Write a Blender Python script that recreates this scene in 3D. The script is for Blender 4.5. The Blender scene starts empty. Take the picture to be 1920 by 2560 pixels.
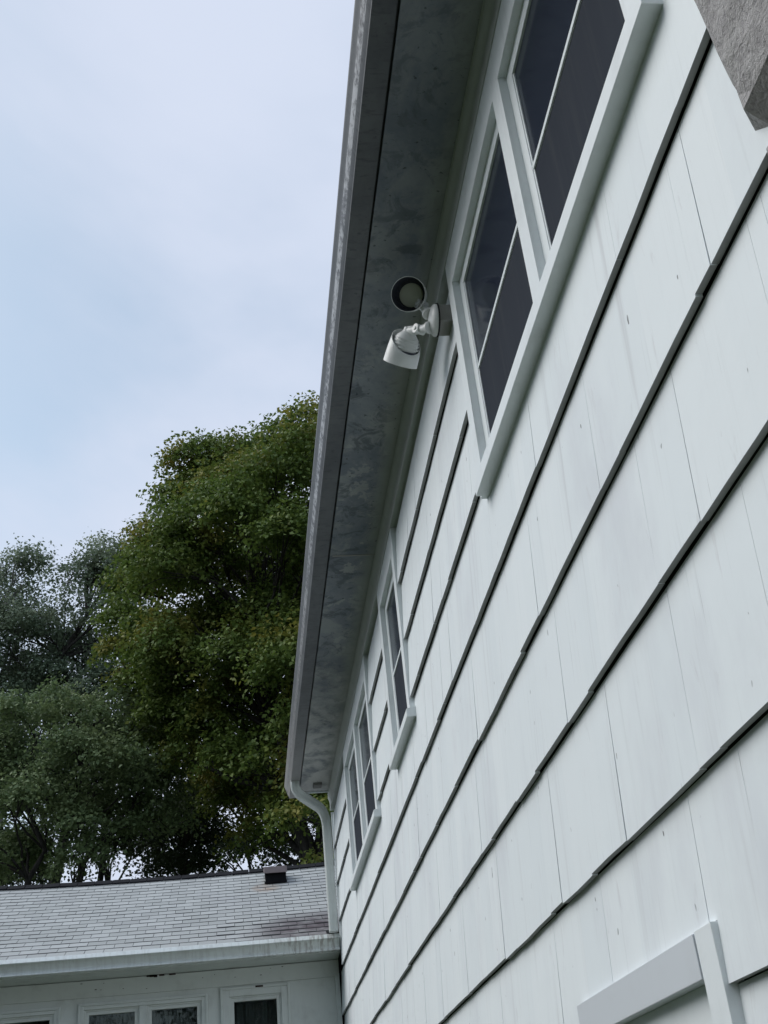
import bpy, bmesh, math, random
import numpy as np
from mathutils import Vector, Matrix
R = math.radians
rnd = random.Random(7)
scene = bpy.context.scene
COL = scene.collection

# ------------------------------------------------------------------ camera
K = 0.9            # metres per plan unit
EYE = 1.5          # eye height
def U(x, y, z):
    return Vector((K*x, K*y, EYE + K*z))
cam_d = bpy.data.cameras.new('camera'); cam = bpy.data.objects.new('camera', cam_d); COL.objects.link(cam)
r = Vector((0.99059185, -0.09991001, -0.09351887)); u = Vector((0.03041334, -0.50555626, 0.86225744)); f = Vector((0.1334272, 0.85698941, 0.49776132))
mw = Matrix((r, u, -f)).transposed().to_4x4(); mw.translation = U(0, 0, 0)
cam.matrix_world = mw
cam_d.sensor_fit = 'VERTICAL'; cam_d.sensor_height = 36.0; cam_d.lens = 36.0*2966/2560
cam_d.clip_start = 0.02; cam_d.clip_end = 2000
scene.camera = cam

# ------------------------------------------------------------------ light
scene.view_settings.view_transform = 'Standard'; scene.view_settings.look = 'None'
scene.view_settings.exposure = 0.0; scene.view_settings.gamma = 1.0
SUN_EL, SUN_AZ = R(48), R(282)      # azimuth clockwise from +Y
world = bpy.data.worlds.new('World'); scene.world = world; world.use_nodes = True
wn, wl = world.node_tree.nodes, world.node_tree.links
wn.clear()
def WN(t, **k):
    n = wn.new(t)
    for a, b in k.items(): setattr(n, a, b)
    return n
wo = WN('ShaderNodeOutputWorld'); bg = WN('ShaderNodeBackground'); bg.inputs['Strength'].default_value = 0.1
sky = WN('ShaderNodeTexSky', sky_type='NISHITA', sun_disc=False, sun_elevation=SUN_EL, sun_rotation=SUN_AZ)
sky.air_density = 1.0; sky.dust_density = 2.0
tc = WN('ShaderNodeTexCoord'); mp = WN('ShaderNodeMapping'); mp.inputs['Scale'].default_value = (1.2, 0.8, 2.2); mp.inputs['Rotation'].default_value = (0.3, 0.5, 0.4); mp.inputs['Location'].default_value = (-4.5313, 2.1256, 0.3541)
n1 = WN('ShaderNodeTexNoise'); n1.inputs['Scale'].default_value = 1.2; n1.inputs['Detail'].default_value = 6; n1.inputs['Roughness'].default_value = 0.54
n1.inputs['Distortion'].default_value = 0.3
rp = WN('ShaderNodeValToRGB'); rp.color_ramp.elements[0].position = 0.36; rp.color_ramp.elements[0].color = (0.22, 0.22, 0.22, 1); rp.color_ramp.elements[1].position = 0.62; rp.color_ramp.elements[1].color = (1, 1, 1, 1)
rp.color_ramp.interpolation = 'EASE'
gain = WN('ShaderNodeMix', data_type='RGBA', blend_type='MULTIPLY'); gain.inputs[0].default_value = 1.0; gain.inputs[7].default_value = (2.45, 2.4, 2.0, 1)
mx = WN('ShaderNodeMix', data_type='RGBA'); mx.inputs[7].default_value = (6.8, 7.5, 9.0, 1)
wl.new(tc.outputs['Generated'], mp.inputs['Vector']); wl.new(mp.outputs[0], n1.inputs['Vector']); wl.new(n1.outputs['Fac'], rp.inputs[0])
wl.new(sky.outputs[0], gain.inputs[6]); wl.new(rp.outputs[0], mx.inputs[0]); wl.new(gain.outputs[2], mx.inputs[6]); sz = WN('ShaderNodeSeparateXYZ'); wl.new(tc.outputs['Generated'], sz.inputs[0])
zen = WN('ShaderNodeMapRange', interpolation_type='SMOOTHSTEP')      # an overcast sky is brightest overhead
for k_, v_ in (('From Min', 0.80), ('From Max', 0.98), ('To Min', 1.0), ('To Max', 3.0)): zen.inputs[k_].default_value = v_
wl.new(sz.outputs[2], zen.inputs['Value'])
vs = WN('ShaderNodeVectorMath', operation='SCALE'); wl.new(mx.outputs[2], vs.inputs[0]); wl.new(zen.outputs[0], vs.inputs['Scale'])
wl.new(vs.outputs[0], bg.inputs['Color']); wl.new(bg.outputs[0], wo.inputs['Surface'])
sd = bpy.data.lights.new('sun', 'SUN'); sd.energy = 1.8; sd.angle = R(40); sd.color = (1.0, 0.985, 0.96)
sun = bpy.data.objects.new('sun', sd); COL.objects.link(sun)
sdir = Vector((math.sin(SUN_AZ)*math.cos(SUN_EL), math.cos(SUN_AZ)*math.cos(SUN_EL), math.sin(SUN_EL)))
sun.rotation_euler = sdir.to_track_quat('Z', 'Y').to_euler(); sun.location = (0, 0, 40)

# ------------------------------------------------------------------ helpers
class MB:
    """collects polygons in plan units and links them as one mesh object"""
    def __init__(s): s.v = []; s.f = []; s.m = []
    def poly(s, pts, m=0):
        i = len(s.v); s.v += [tuple(p) for p in pts]; s.f.append(tuple(range(i, i+len(pts)))); s.m.append(m)
    def box(s, a, b, m=0):
        x0, y0, z0 = a; x1, y1, z1 = b
        if x0 > x1: x0, x1 = x1, x0
        if y0 > y1: y0, y1 = y1, y0
        if z0 > z1: z0, z1 = z1, z0
        s.hexa([(x0,y0,z0),(x1,y0,z0),(x1,y1,z0),(x0,y1,z0),(x0,y0,z1),(x1,y0,z1),(x1,y1,z1),(x0,y1,z1)], m)
    def hexa(s, p, m=0):
        i = len(s.v); s.v += [tuple(q) for q in p]
        for q in ((3,2,1,0),(4,5,6,7),(0,1,5,4),(1,2,6,5),(2,3,7,6),(3,0,4,7)):
            s.f.append(tuple(i+k for k in q)); s.m.append(m)
    def prism(s, prof, y0, y1, m=0, axis='y', seg=1, wob=None):
        """profile [(a,b)] swept along an axis ('y': (x,z), 'x': (y,z)), closed loop, capped"""
        n = len(prof); i = len(s.v)
        for k in range(seg+1):
            t = y0 + (y1-y0)*k/seg
            for a, b in prof:
                d = wob(t) if wob else 0
                s.v.append((a, t, b+d) if axis == 'y' else (t, a, b+d))
        for k in range(seg):
            for j in range(n):
                a = i+k*n+j; b = i+k*n+(j+1) % n
                s.f.append((a, b, b+n, a+n)); s.m.append(m)
        s.f.append(tuple(i+j for j in range(n))); s.m.append(m)
        s.f.append(tuple(i+seg*n+j for j in reversed(range(n)))); s.m.append(m)
    def loft(s, rings, m=0, cap=True):
        n = len(rings[0]); i = len(s.v)
        for rg in rings: s.v += [tuple(p) for p in rg]
        for k in range(len(rings)-1):
            for j in range(n):
                a = i+k*n+j; b = i+k*n+(j+1) % n
                s.f.append((a, b, b+n, a+n)); s.m.append(m)
        if cap:
            s.f.append(tuple(i+j for j in reversed(range(n)))); s.m.append(m)
            s.f.append(tuple(i+(len(rings)-1)*n+j for j in range(n))); s.m.append(m)
    def lathe(s, o, ax, prof, n=32, m=0, cap=False):
        """profile [(t along axis, radius)] about the axis through o"""
        o = Vector(o); ax = Vector(ax).normalized(); e1 = ax.orthogonal().normalized(); e2 = ax.cross(e1)
        rings = []
        for t, rad in prof:
            rings.append([o+ax*t+(e1*math.cos(2*math.pi*k/n)+e2*math.sin(2*math.pi*k/n))*rad for k in range(n)])
        s.loft(rings, m, cap)
    def tube(s, pts, rad, n=8, m=0):
        rings = []; P = [Vector(p) for p in pts]
        for k, p in enumerate(P):
            d = (P[min(k+1, len(P)-1)]-P[max(k-1, 0)]).normalized(); e1 = d.cross(Vector((0.31, 0.2, 0.93))).normalized(); e2 = d.cross(e1)
            q = rad[k] if isinstance(rad, (list, tuple)) else rad
            rings.append([p+(e1*math.cos(2*math.pi*j/n)+e2*math.sin(2*math.pi*j/n))*q for j in range(n)])
        s.loft(rings, m)
    def build(s, name, mats, parent=None, smooth=False, bevel=0, origin=None, angle=40, fix=True):
        if not isinstance(mats, (list, tuple)): mats = [mats]
        me = bpy.data.meshes.new(name)
        L = parent_loc(parent) if parent else (origin if origin is not None else Vector((0, 0, 0)))
        me.from_pydata([U(*p)-L for p in s.v], [], s.f)
        for m in mats: me.materials.append(m)
        me.polygons.foreach_set('material_index', s.m)
        if fix:
            bm = bmesh.new(); bm.from_mesh(me); bmesh.ops.recalc_face_normals(bm, faces=bm.faces); bm.to_mesh(me); bm.free()
        if smooth:
            me.polygons.foreach_set('use_smooth', [True]*len(me.polygons))
            me.set_sharp_from_angle(angle=R(angle))
        o = bpy.data.objects.new(name, me); COL.objects.link(o)
        if parent: o.parent = parent
        else: o.location = L
        if bevel:
            b = o.modifiers.new('bevel', 'BEVEL'); b.width = bevel; b.segments = 2; b.limit_method = 'ANGLE'; b.angle_limit = R(35)
        return o
def parent_loc(o):
    L = Vector((0, 0, 0))
    while o: L += o.location; o = o.parent
    return L
def thing(name, loc, label, cat, group=None):
    o = bpy.data.objects.new(name, None); COL.objects.link(o); o.location = loc; o.empty_display_size = .2
    o['label'] = label; o['category'] = cat
    if group: o['group'] = group
    return o
def copy_part(src, parent, dy):
    """copy a part and its children, moved along the wall"""
    c = src.copy(); COL.objects.link(c); c.parent = parent; c.location = src.location + Vector((0, dy, 0))
    for ch in src.children:
        g = ch.copy(); COL.objects.link(g); g.parent = c
    return c

class Mat:
    def __init__(s, name, rough=0.6, spec=0.3):
        s.m = bpy.data.materials.new(name); s.m.use_nodes = True; s.t = s.m.node_tree; s.n = s.t.nodes; s.l = s.t.links
        s.b = s.n['Principled BSDF']; s.b.inputs['Roughness'].default_value = rough; s.b.inputs['Specular IOR Level'].default_value = spec
        s.pos = s.n.new('ShaderNodeNewGeometry')
    def node(s, t, **k):
        n = s.n.new(t)
        for a, b in k.items(): setattr(n, a, b)
        return n
    def put(s, sock, v):
        if hasattr(v, 'is_output'): s.l.new(v, sock)
        else: sock.default_value = v
    def noise(s, scale=(1, 1, 1), sc=1.0, detail=4, rough=0.55, off=(0, 0, 0), dist=0.0):
        mp = s.node('ShaderNodeMapping'); mp.inputs['Scale'].default_value = scale; mp.inputs['Location'].default_value = off
        s.l.new(s.pos.outputs['Position'], mp.inputs['Vector'])
        n = s.node('ShaderNodeTexNoise'); n.inputs['Scale'].default_value = sc; n.inputs['Detail'].default_value = detail; n.inputs['Roughness'].default_value = rough; n.inputs['Distortion'].default_value = dist
        s.l.new(mp.outputs[0], n.inputs['Vector']); return n.outputs['Fac']
    def ramp(s, v, a, b, ca=0.0, cb=1.0):
        n = s.node('ShaderNodeMapRange', interpolation_type='SMOOTHSTEP'); s.put(n.inputs['Value'], v)
        for k, q in (('From Min', a), ('From Max', b), ('To Min', ca), ('To Max', cb)): n.inputs[k].default_value = q
        return n.outputs[0]
    def math(s, op, a, b=0.0):
        n = s.node('ShaderNodeMath', operation=op); s.put(n.inputs[0], a); s.put(n.inputs[1], b); return n.outputs[0]
    def mix(s, fac, a, b, mode='MIX'):
        n = s.node('ShaderNodeMix', data_type='RGBA', blend_type=mode); s.put(n.inputs[0], fac)
        for k, q in ((6, a), (7, b)):
            s.put(n.inputs[k], q if hasattr(q, 'is_output') else (*q, 1) if len(q) == 3 else q)
        return n.outputs[2]
    def axis(s, k):
        n = s.node('ShaderNodeSeparateXYZ'); s.l.new(s.pos.outputs['Position'], n.inputs[0]); return n.outputs[k]
    def island(s): return s.pos.outputs['Random Per Island']
    def color(s, v): s.put(s.b.inputs['Base Color'], v if hasattr(v, 'is_output') else (*v, 1)); return s
    def bump(s, h, strength=0.3, dist=0.01):
        n = s.node('ShaderNodeBump'); n.inputs['Strength'].default_value = strength; n.inputs['Distance'].default_value = dist
        s.l.new(h, n.inputs['Height']); s.l.new(n.outputs[0], s.b.inputs['Normal']); return s

# ------------------------------------------------------------------ materials
def m_shingle():
    m = Mat('painted_shingle', 0.55, 0.25)
    c = m.mix(m.island(), (0.76, 0.815, 0.84), (0.80, 0.85, 0.87))
    st = m.noise((8, 26, 0.9), 2.0, 5, 0.6)                        # combed vertical grain showing through the paint
    c = m.mix(m.math('MULTIPLY', m.ramp(st, 0.55, 0.85), 0.55), c, (0.60, 0.64, 0.66))
    bl = m.noise((1, 1, 0.5), 2.2, 5, 0.65, (3, 1, 0)); c = m.mix(m.math('MULTIPLY', m.ramp(bl, 0.48, 0.72), 0.6), c, (0.66, 0.69, 0.73))
    sc = m.noise((2, 5, 1.2), 3.1, 5, 0.7, (6, 6, 1), 0.6); c = m.mix(m.math('MULTIPLY', m.ramp(sc, 0.60, 0.72), 0.4), c, (0.58, 0.59, 0.61))
    dr = m.noise((3, 9, 0.35), 1.4, 4, 0.6, (9, 2, 5)); c = m.mix(m.math('MULTIPLY', m.ramp(dr, 0.58, 0.76), 0.45), c, (0.50, 0.51, 0.53))   # faint run stains
    ck = m.noise((5, 70, 0.8), 1.6, 3, 0.5, (0, 3, 7)); ckm = m.noise((1, 1, 1), 2.6, 2, 0.5, (5, 5, 5))
    crack = m.math('MULTIPLY', m.ramp(ck, 0.715, 0.74), m.ramp(ckm, 0.5, 0.62)); c = m.mix(m.math('MULTIPLY', crack, 0.75), c, (0.16, 0.17, 0.17))
    sp = m.noise((1, 1, 0.5), 46, 1, 0.4, (1, 8, 2)); spm = m.noise((1, 1, 1), 3.5, 2, 0.5, (8, 0, 4))
    c = m.mix(m.math('MULTIPLY', m.ramp(sp, 0.765, 0.79), m.ramp(spm, 0.5, 0.6)), c, (0.17, 0.17, 0.18))     # flecks where paint is off
    h = m.math('ADD', m.math('MULTIPLY', st, 0.35), m.noise((1, 1, 1), 9, 4, 0.5)); m.bump(h, 0.25, 0.006)
    return m.color(c).m
def m_white(name, col=(0.80, 0.85, 0.87), dirt=0.22, rough=0.45, seed=0):
    m = Mat(name, rough, 0.35)
    n = m.noise((1, 1, 1), 7, 5, 0.6, (seed, 2, 1)); c = m.mix(m.math('MULTIPLY', m.ramp(n, 0.48, 0.8), dirt), col, (0.36, 0.37, 0.36))
    n2 = m.noise((6, 6, 0.8), 4, 4, 0.6, (2, seed, 1)); c = m.mix(m.math('MULTIPLY', m.ramp(n2, 0.55, 0.85), dirt), c, (0.46, 0.47, 0.47))
    m.bump(n, 0.08, 0.004); return m.color(c).m
def m_soffit():
    m = Mat('mildewed_soffit', 0.75, 0.2)
    y, x = m.axis(1), m.axis(0)
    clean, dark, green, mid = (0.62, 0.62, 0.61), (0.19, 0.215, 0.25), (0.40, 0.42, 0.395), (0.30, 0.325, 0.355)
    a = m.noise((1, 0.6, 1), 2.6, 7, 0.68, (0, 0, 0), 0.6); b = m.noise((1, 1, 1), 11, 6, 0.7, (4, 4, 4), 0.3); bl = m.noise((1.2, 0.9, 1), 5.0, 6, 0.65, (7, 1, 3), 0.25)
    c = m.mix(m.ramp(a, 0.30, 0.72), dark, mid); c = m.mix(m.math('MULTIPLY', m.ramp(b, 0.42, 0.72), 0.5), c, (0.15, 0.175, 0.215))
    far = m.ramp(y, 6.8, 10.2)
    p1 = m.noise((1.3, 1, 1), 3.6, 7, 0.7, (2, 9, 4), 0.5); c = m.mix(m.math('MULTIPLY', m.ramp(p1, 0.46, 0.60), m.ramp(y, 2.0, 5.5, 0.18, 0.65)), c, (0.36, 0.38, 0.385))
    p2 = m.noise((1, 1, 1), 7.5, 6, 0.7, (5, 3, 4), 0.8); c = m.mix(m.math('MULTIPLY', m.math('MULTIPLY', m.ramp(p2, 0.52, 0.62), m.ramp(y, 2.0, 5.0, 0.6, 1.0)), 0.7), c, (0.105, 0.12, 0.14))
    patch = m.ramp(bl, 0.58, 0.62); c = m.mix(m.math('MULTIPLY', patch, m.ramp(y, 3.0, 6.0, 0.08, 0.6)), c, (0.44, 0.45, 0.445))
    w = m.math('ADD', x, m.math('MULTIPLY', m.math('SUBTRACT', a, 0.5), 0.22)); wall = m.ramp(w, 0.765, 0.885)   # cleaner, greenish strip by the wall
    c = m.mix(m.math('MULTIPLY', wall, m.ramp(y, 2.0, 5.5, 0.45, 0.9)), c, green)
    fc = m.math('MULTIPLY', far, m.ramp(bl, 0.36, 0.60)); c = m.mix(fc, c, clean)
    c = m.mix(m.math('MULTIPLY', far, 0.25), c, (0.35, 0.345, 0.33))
    sc = m.noise((9, 22, 1), 3.0, 4, 0.7, (0, 2, 2), 1.5); c = m.mix(m.math('MULTIPLY', m.ramp(sc, 0.64, 0.70), 0.6), c, (0.06, 0.066, 0.075))   # scratches
    sp = m.noise((1, 1, 1), 34, 2, 0.5, (1, 1, 6)); c = m.mix(m.math('MULTIPLY', m.ramp(sp, 0.68, 0.74), 0.6), c, (0.03, 0.033, 0.036))
    m.bump(m.math('ADD', b, m.math('MULTIPLY', patch, 0.4)), 0.35, 0.006); return m.color(c).m
def m_gutter():
    m = Mat('weathered_gutter', 0.5, 0.4)
    y = m.axis(1)
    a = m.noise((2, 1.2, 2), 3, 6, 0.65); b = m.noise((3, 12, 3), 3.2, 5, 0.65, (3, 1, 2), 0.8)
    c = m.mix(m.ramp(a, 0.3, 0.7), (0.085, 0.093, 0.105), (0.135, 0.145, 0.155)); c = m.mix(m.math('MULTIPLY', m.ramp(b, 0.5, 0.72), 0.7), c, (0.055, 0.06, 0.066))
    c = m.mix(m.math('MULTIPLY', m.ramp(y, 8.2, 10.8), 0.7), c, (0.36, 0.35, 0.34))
    sp = m.noise((1, 1, 1), 30, 2, 0.5, (1, 1, 6)); c = m.mix(m.math('MULTIPLY', m.ramp(sp, 0.66, 0.74), 0.5), c, (0.04, 0.043, 0.05))
    m.bump(b, 0.1, 0.004); return m.color(c).m
def m_gutter_front():
    m = Mat('lit_streaked_gutter_front', 0.42, 0.45)
    y = m.axis(1)
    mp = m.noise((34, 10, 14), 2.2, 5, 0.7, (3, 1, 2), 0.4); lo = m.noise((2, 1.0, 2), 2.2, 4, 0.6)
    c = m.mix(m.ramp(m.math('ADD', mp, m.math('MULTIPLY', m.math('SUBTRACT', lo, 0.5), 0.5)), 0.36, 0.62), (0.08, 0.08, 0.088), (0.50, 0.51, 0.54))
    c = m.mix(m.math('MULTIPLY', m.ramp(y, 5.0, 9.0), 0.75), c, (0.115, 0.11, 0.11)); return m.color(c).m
def m_wing_gutter():
    m = Mat('wing_gutter_paint', 0.4, 0.4); x = m.axis(0)
    n = m.noise((1, 1, 1), 7, 5, 0.6, (4, 2, 1)); c = m.mix(m.math('MULTIPLY', m.ramp(n, 0.48, 0.8), 0.3), (0.70, 0.74, 0.73), (0.36, 0.37, 0.36))
    st = m.noise((16, 4, 1.2), 2.4, 5, 0.65, (1, 1, 3)); c = m.mix(m.math('MULTIPLY', m.ramp(st, 0.45, 0.62), m.ramp(x, -0.1, 0.75, 0.12, 0.62)), c, (0.20, 0.17, 0.145))   # run-off stains, worst at the corner
    return m.color(c).m
def m_glass():
    m = Mat('dark_window_glass', 0.10, 0.25); n = m.noise((1, 1, 1), 2, 3)
    m.color(m.mix(n, (0.022, 0.028, 0.046), (0.030, 0.037, 0.058))); m.bump(m.noise((1, 1, 1), 1.5, 2), 0.02, 0.02); return m.m
def m_screen():
    m = Mat('insect_screen', 1.0, 0.03); n = m.noise((1, 1, 0.5), 3.2, 4); s = m.noise((4, 14, 0.6), 2, 4, 0.6, (0, 4, 0))
    c = m.mix(n, (0.036, 0.042, 0.055), (0.052, 0.059, 0.072)); c = m.mix(m.math('MULTIPLY', m.ramp(s, 0.5, 0.75), 0.35), c, (0.075, 0.08, 0.085)); return m.color(c).m
def m_plain(name, col, rough=0.7, spec=0.2, var=0.25, sc=8, bump=0.0):
    m = Mat(name, rough, spec); n = m.noise((1, 1, 1), sc, 5, 0.6); d = tuple(k*(1-var) for k in col); e = tuple(min(1, k*(1+var)) for k in col)
    m.color(m.mix(n, d, e))
    if bump: m.bump(n, bump, 0.01)
    return m.m
def m_clear():
    m = Mat('window_pane', 0.05, 0.5); m.n.remove(m.b)
    o = m.n['Material Output']; tr = m.node('ShaderNodeBsdfTransparent'); gl = m.node('ShaderNodeBsdfGlossy'); gl.inputs['Roughness'].default_value = 0.03
    tr.inputs['Color'].default_value = (0.75, 0.8, 0.8, 1); fr = m.node('ShaderNodeFresnel'); fr.inputs['IOR'].default_value = 1.5; ms = m.node('ShaderNodeMixShader')
    bp = m.node('ShaderNodeBump'); bp.inputs['Strength'].default_value = 0.15; bp.inputs['Distance'].default_value = 0.02; m.l.new(m.noise((1, 1, 1), 9, 3, 0.5), bp.inputs['Height']); m.l.new(bp.outputs[0], gl.inputs['Normal'])
    m.l.new(fr.outputs[0], ms.inputs[0]); m.l.new(tr.outputs[0], ms.inputs[1]); m.l.new(gl.outputs[0], ms.inputs[2]); m.l.new(ms.outputs[0], o.inputs['Surface']); return m.m
def m_roof():
    m = Mat('pale_asphalt_shingle', 0.9, 0.15)
    x, y = m.axis(0), m.axis(1)
    c = m.mix(m.island(), (0.300, 0.312, 0.302), (0.395, 0.408, 0.398))
    g = m.noise((1, 1, 1), 90, 2, 0.6); c = m.mix(m.math('MULTIPLY', g, 0.5), c, (0.26, 0.27, 0.275))
    n = m.noise((1, 1, 1), 1.6, 5, 0.65); c = m.mix(m.math('MULTIPLY', m.ramp(n, 0.5, 0.75), 0.5), c, (0.27, 0.27, 0.28))
    d = m.math('ADD', m.math('POWER', m.math('MULTIPLY', m.math('SUBTRACT', x, 0.75), 1.1), 2.0), m.math('POWER', m.math('MULTIPLY', m.math('SUBTRACT', y, 11.05), 1.5), 2.0))
    st = m.math('MULTIPLY', m.ramp(d, 0.75, 0.0), m.ramp(m.noise((1, 1, 1), 6, 5, 0.65), 0.2, 0.6, 0.35, 1.0)); c = m.mix(st, c, (0.095, 0.08, 0.088))
    rd = m.math('ADD', m.math('POWER', m.math('MULTIPLY', m.math('SUBTRACT', x, 0.30), 5.5), 2.0), m.math('POWER', m.math('MULTIPLY', m.math('SUBTRACT', y, 12.50), 5.0), 2.0))
    c = m.mix(m.math('MULTIPLY', m.ramp(rd, 1.0, 0.0), m.ramp(m.noise((1, 1, 1), 14, 4, 0.6), 0.3, 0.65, 0.1, 0.6)), c, (0.24, 0.145, 0.08))
    m.bump(g, 0.3, 0.004); return m.color(c).m
def m_stone():
    m = Mat('rough_grey_stone', 0.9, 0.2)
    a = m.noise((1, 1, 1), 14, 6, 0.7); b = m.noise((1, 1, 1), 85, 4, 0.7, (2, 2, 2), 0.4); q = m.noise((1, 1, 1), 4, 3, 0.5, (1, 5, 2))
    c = m.mix(m.ramp(a, 0.3, 0.7), (0.30, 0.29, 0.295), (0.44, 0.43, 0.43)); c = m.mix(m.math('MULTIPLY', m.ramp(b, 0.40, 0.70), 0.7), c, (0.50, 0.49, 0.485)); c = m.mix(m.math('MULTIPLY', m.ramp(b, 0.42, 0.30), 0.55), c, (0.13, 0.13, 0.135))
    c = m.mix(m.math('MULTIPLY', m.ramp(q, 0.5, 0.7), 0.5), c, (0.25, 0.26, 0.235))
    m.bump(m.math('ADD', m.math('MULTIPLY', a, 0.7), b), 0.9, 0.012); return m.color(c).m
def m_leaf(name, cols, patch=1.0):
    """cols: deep, mid, light"""
    m = Mat(name, 0.6, 0.25)
    c = m.mix(m.island(), cols[0], cols[1]); n = m.noise((1, 1, 1), 0.75*patch, 3, 0.5); c = m.mix(m.ramp(n, 0.50, 0.70), c, cols[2])
    m.color(c); o = m.n['Material Output']; tr = m.node('ShaderNodeBsdfTranslucent'); m.l.new(c, tr.inputs['Color']); ms = m.node('ShaderNodeMixShader'); ms.inputs[0].default_value = 0.3
    m.l.new(m.b.outputs[0], ms.inputs[1]); m.l.new(tr.outputs[0], ms.inputs[2]); m.l.new(ms.outputs[0], o.inputs['Surface']); return m.m
def m_bark(name, col):
    m = Mat(name, 0.9, 0.15); a = m.noise((4, 4, 0.7), 3, 5, 0.7); m.color(m.mix(m.ramp(a, 0.3, 0.7), tuple(k*.6 for k in col), tuple(k*1.4 for k in col))); m.bump(a, 0.6, 0.03); return m.m

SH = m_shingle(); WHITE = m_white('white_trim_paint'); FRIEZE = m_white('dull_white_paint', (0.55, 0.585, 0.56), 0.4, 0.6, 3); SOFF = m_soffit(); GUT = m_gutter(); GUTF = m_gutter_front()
GLASS = m_glass(); SCREEN = m_screen(); DARK = m_plain('dark_gap', (0.02, 0.022, 0.024)); BACK = m_plain('building_paper', (0.05, 0.052, 0.05)); BUTT = m_plain('grey_shingle_butt', (0.33, 0.34, 0.34), 0.8, 0.15, 0.3, 14)  # butt undersides coloured darker than the shingle faces
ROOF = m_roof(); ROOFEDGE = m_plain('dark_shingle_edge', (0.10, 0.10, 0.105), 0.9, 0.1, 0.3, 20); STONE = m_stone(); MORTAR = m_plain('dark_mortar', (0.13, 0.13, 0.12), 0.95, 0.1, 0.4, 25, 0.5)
BLACK = m_plain('black_ridge_felt', (0.012, 0.0125, 0.015), 0.9, 0.1, 0.3); PIPE = m_white('downspout_paint', (0.62, 0.66, 0.65), 0.35, 0.4, 5); CLEAR = m_clear()
PLASTIC = m_plain('white_enamel', (0.80, 0.82, 0.82), 0.38, 0.45, 0.06, 30); LENS = m_plain('lamp_lens', (0.56, 0.59, 0.50), 0.5, 0.2, 0.08, 30); INNER = m_plain('dark_lamp_inside', (0.05, 0.055, 0.075), 0.5, 0.3, 0.1)
TAN = m_plain('weathered_box', (0.36, 0.355, 0.34), 0.7, 0.2, 0.12, 20); RUBBER = m_plain('black_gasket', (0.012, 0.012, 0.014), 0.6, 0.3); BROWN = m_plain('brown_vent_paint', (0.19, 0.155, 0.155), 0.55, 0.35, 0.25, 14)
CURTAIN = m_plain('grey_curtain', (0.17, 0.18, 0.18), 0.9, 0.1, 0.2, 5); WINGWALL = m_white('wing_paint', (0.62, 0.655, 0.635), 0.42, 0.55, 8); PEEL = m_plain('bare_peeled_wood', (0.045, 0.028, 0.024), 0.9, 0.1, 0.4, 20)

# ------------------------------------------------------------------ ground
g = MB(); N = 24
for i in range(N):
    for j in range(N):
        a, b, c, d = [(-700+1400*k/N) for k in (i, i+1, j, j+1)]
        g.poly([(a, c, -EYE/K), (b, c, -EYE/K), (b, d, -EYE/K), (a, d, -EYE/K)])
gm = Mat('lawn', 0.95, 0.1); gc = gm.mix(gm.noise((1, 1, 1), 0.4, 6, 0.65), (0.035, 0.045, 0.022), (0.06, 0.07, 0.038)); gm.color(gm.mix(gm.math('MULTIPLY', gm.noise((1, 1, 1), 25, 3), 0.6), gc, (0.03, 0.045, 0.018)))
gr = g.build('ground', gm.m); gr['kind'] = 'structure'; gr['label'] = 'mown green lawn around the house'

# ------------------------------------------------------------------ main house
house = thing('white_house', U(3, 4, -EYE/K), 'tall white shingle-sided house wall with dark eave on the right', 'house')
YE, YW = 12.03, 12.42
CZ = [3.075, 2.72, 2.37, 1.96, 1.56, 1.158, 0.724, 0.308, -0.10, -0.51, -0.92, -1.33, -1.70]    # shingle butts, from the eave down
JOINTS = {2.37-.41: [], }
KJ = {3: [1.83, 2.423, 2.61, 3.38], 4: [1.83, 2.423, 2.61, 3.38], 5: [1.60, 2.073, 2.37, 3.03, 3.27, 3.73], 6: [2.383, 2.945, 3.30, 3.66, 3.82, 4.37], 7: [2.218, 2.535, 2.728, 3.305, 3.56]}
KJ[3] = [2.05, 2.76, 3.12, 3.95]
WIN = [(1.685, 3.845, 2.288, 3.43), (6.135, 6.99, 2.288, 3.43), (8.04, 10.20, 2.288, 3.43), (2.49, 3.65, -0.75, 0.435)]
sh = MB()
def panel(ya, yb, za, zb, c0, cs, t, ja, jb):
    """tapered shingle between ya..yb; butt at za (jittered), top zb"""
    X = lambda z: 1.0105-t*(c0-z)/(c0-cs)
    n = max(1, int((yb-ya)/0.14)); ys = [ya+(yb-ya)*k/n for k in range(n+1)]
    butt = abs(za-cs) < 1e-6; TH = .0165; XB = 1.0245
    zz = [za+((ja+(jb-ja)*k/n + (rnd.uniform(-.0022, .0022) if 0 < k < n else 0)) if butt else 0) for k in range(n+1)]
    xi = lambda z: min(X(z)+TH, XB) if butt else XB
    for k in range(n):
        a, b, c, d = ys[k], ys[k+1], zz[k], zz[k+1]
        sh.poly([(X(c), a, c), (X(zb), a, zb), (X(zb), b, zb), (X(d), b, d)])
        sh.poly([(X(c), a, c), (X(d), b, d), (xi(d), b, d), (xi(c), a, c)], 1)
        if butt: zu = za+.09; sh.poly([(xi(c), a, c), (xi(d), b, d), (xi(zu), b, zu), (xi(zu), a, zu)], 1); sh.poly([(xi(zu), a, zu), (xi(zu), b, zu), (XB, b, zu), (XB, a, zu)], 1)
    zl, zr_ = zz[0], zz[-1]; zu = za+.09 if butt else za
    for yy, z0 in ((ya, zl), (yb, zr_)):
        if butt: sh.poly([(X(z0), yy, z0), (xi(z0), yy, z0), (xi(zu), yy, zu), (X(zu), yy, zu)])
        sh.poly([(X(zu), yy, zu), (XB, yy, zu), (XB, yy, zb), (X(zb), yy, zb)])
    sh.poly([(X(zb), ya, zb), (XB, ya, zb), (XB, yb, zb), (X(zb), yb, zb)])
top = 3.418
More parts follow.
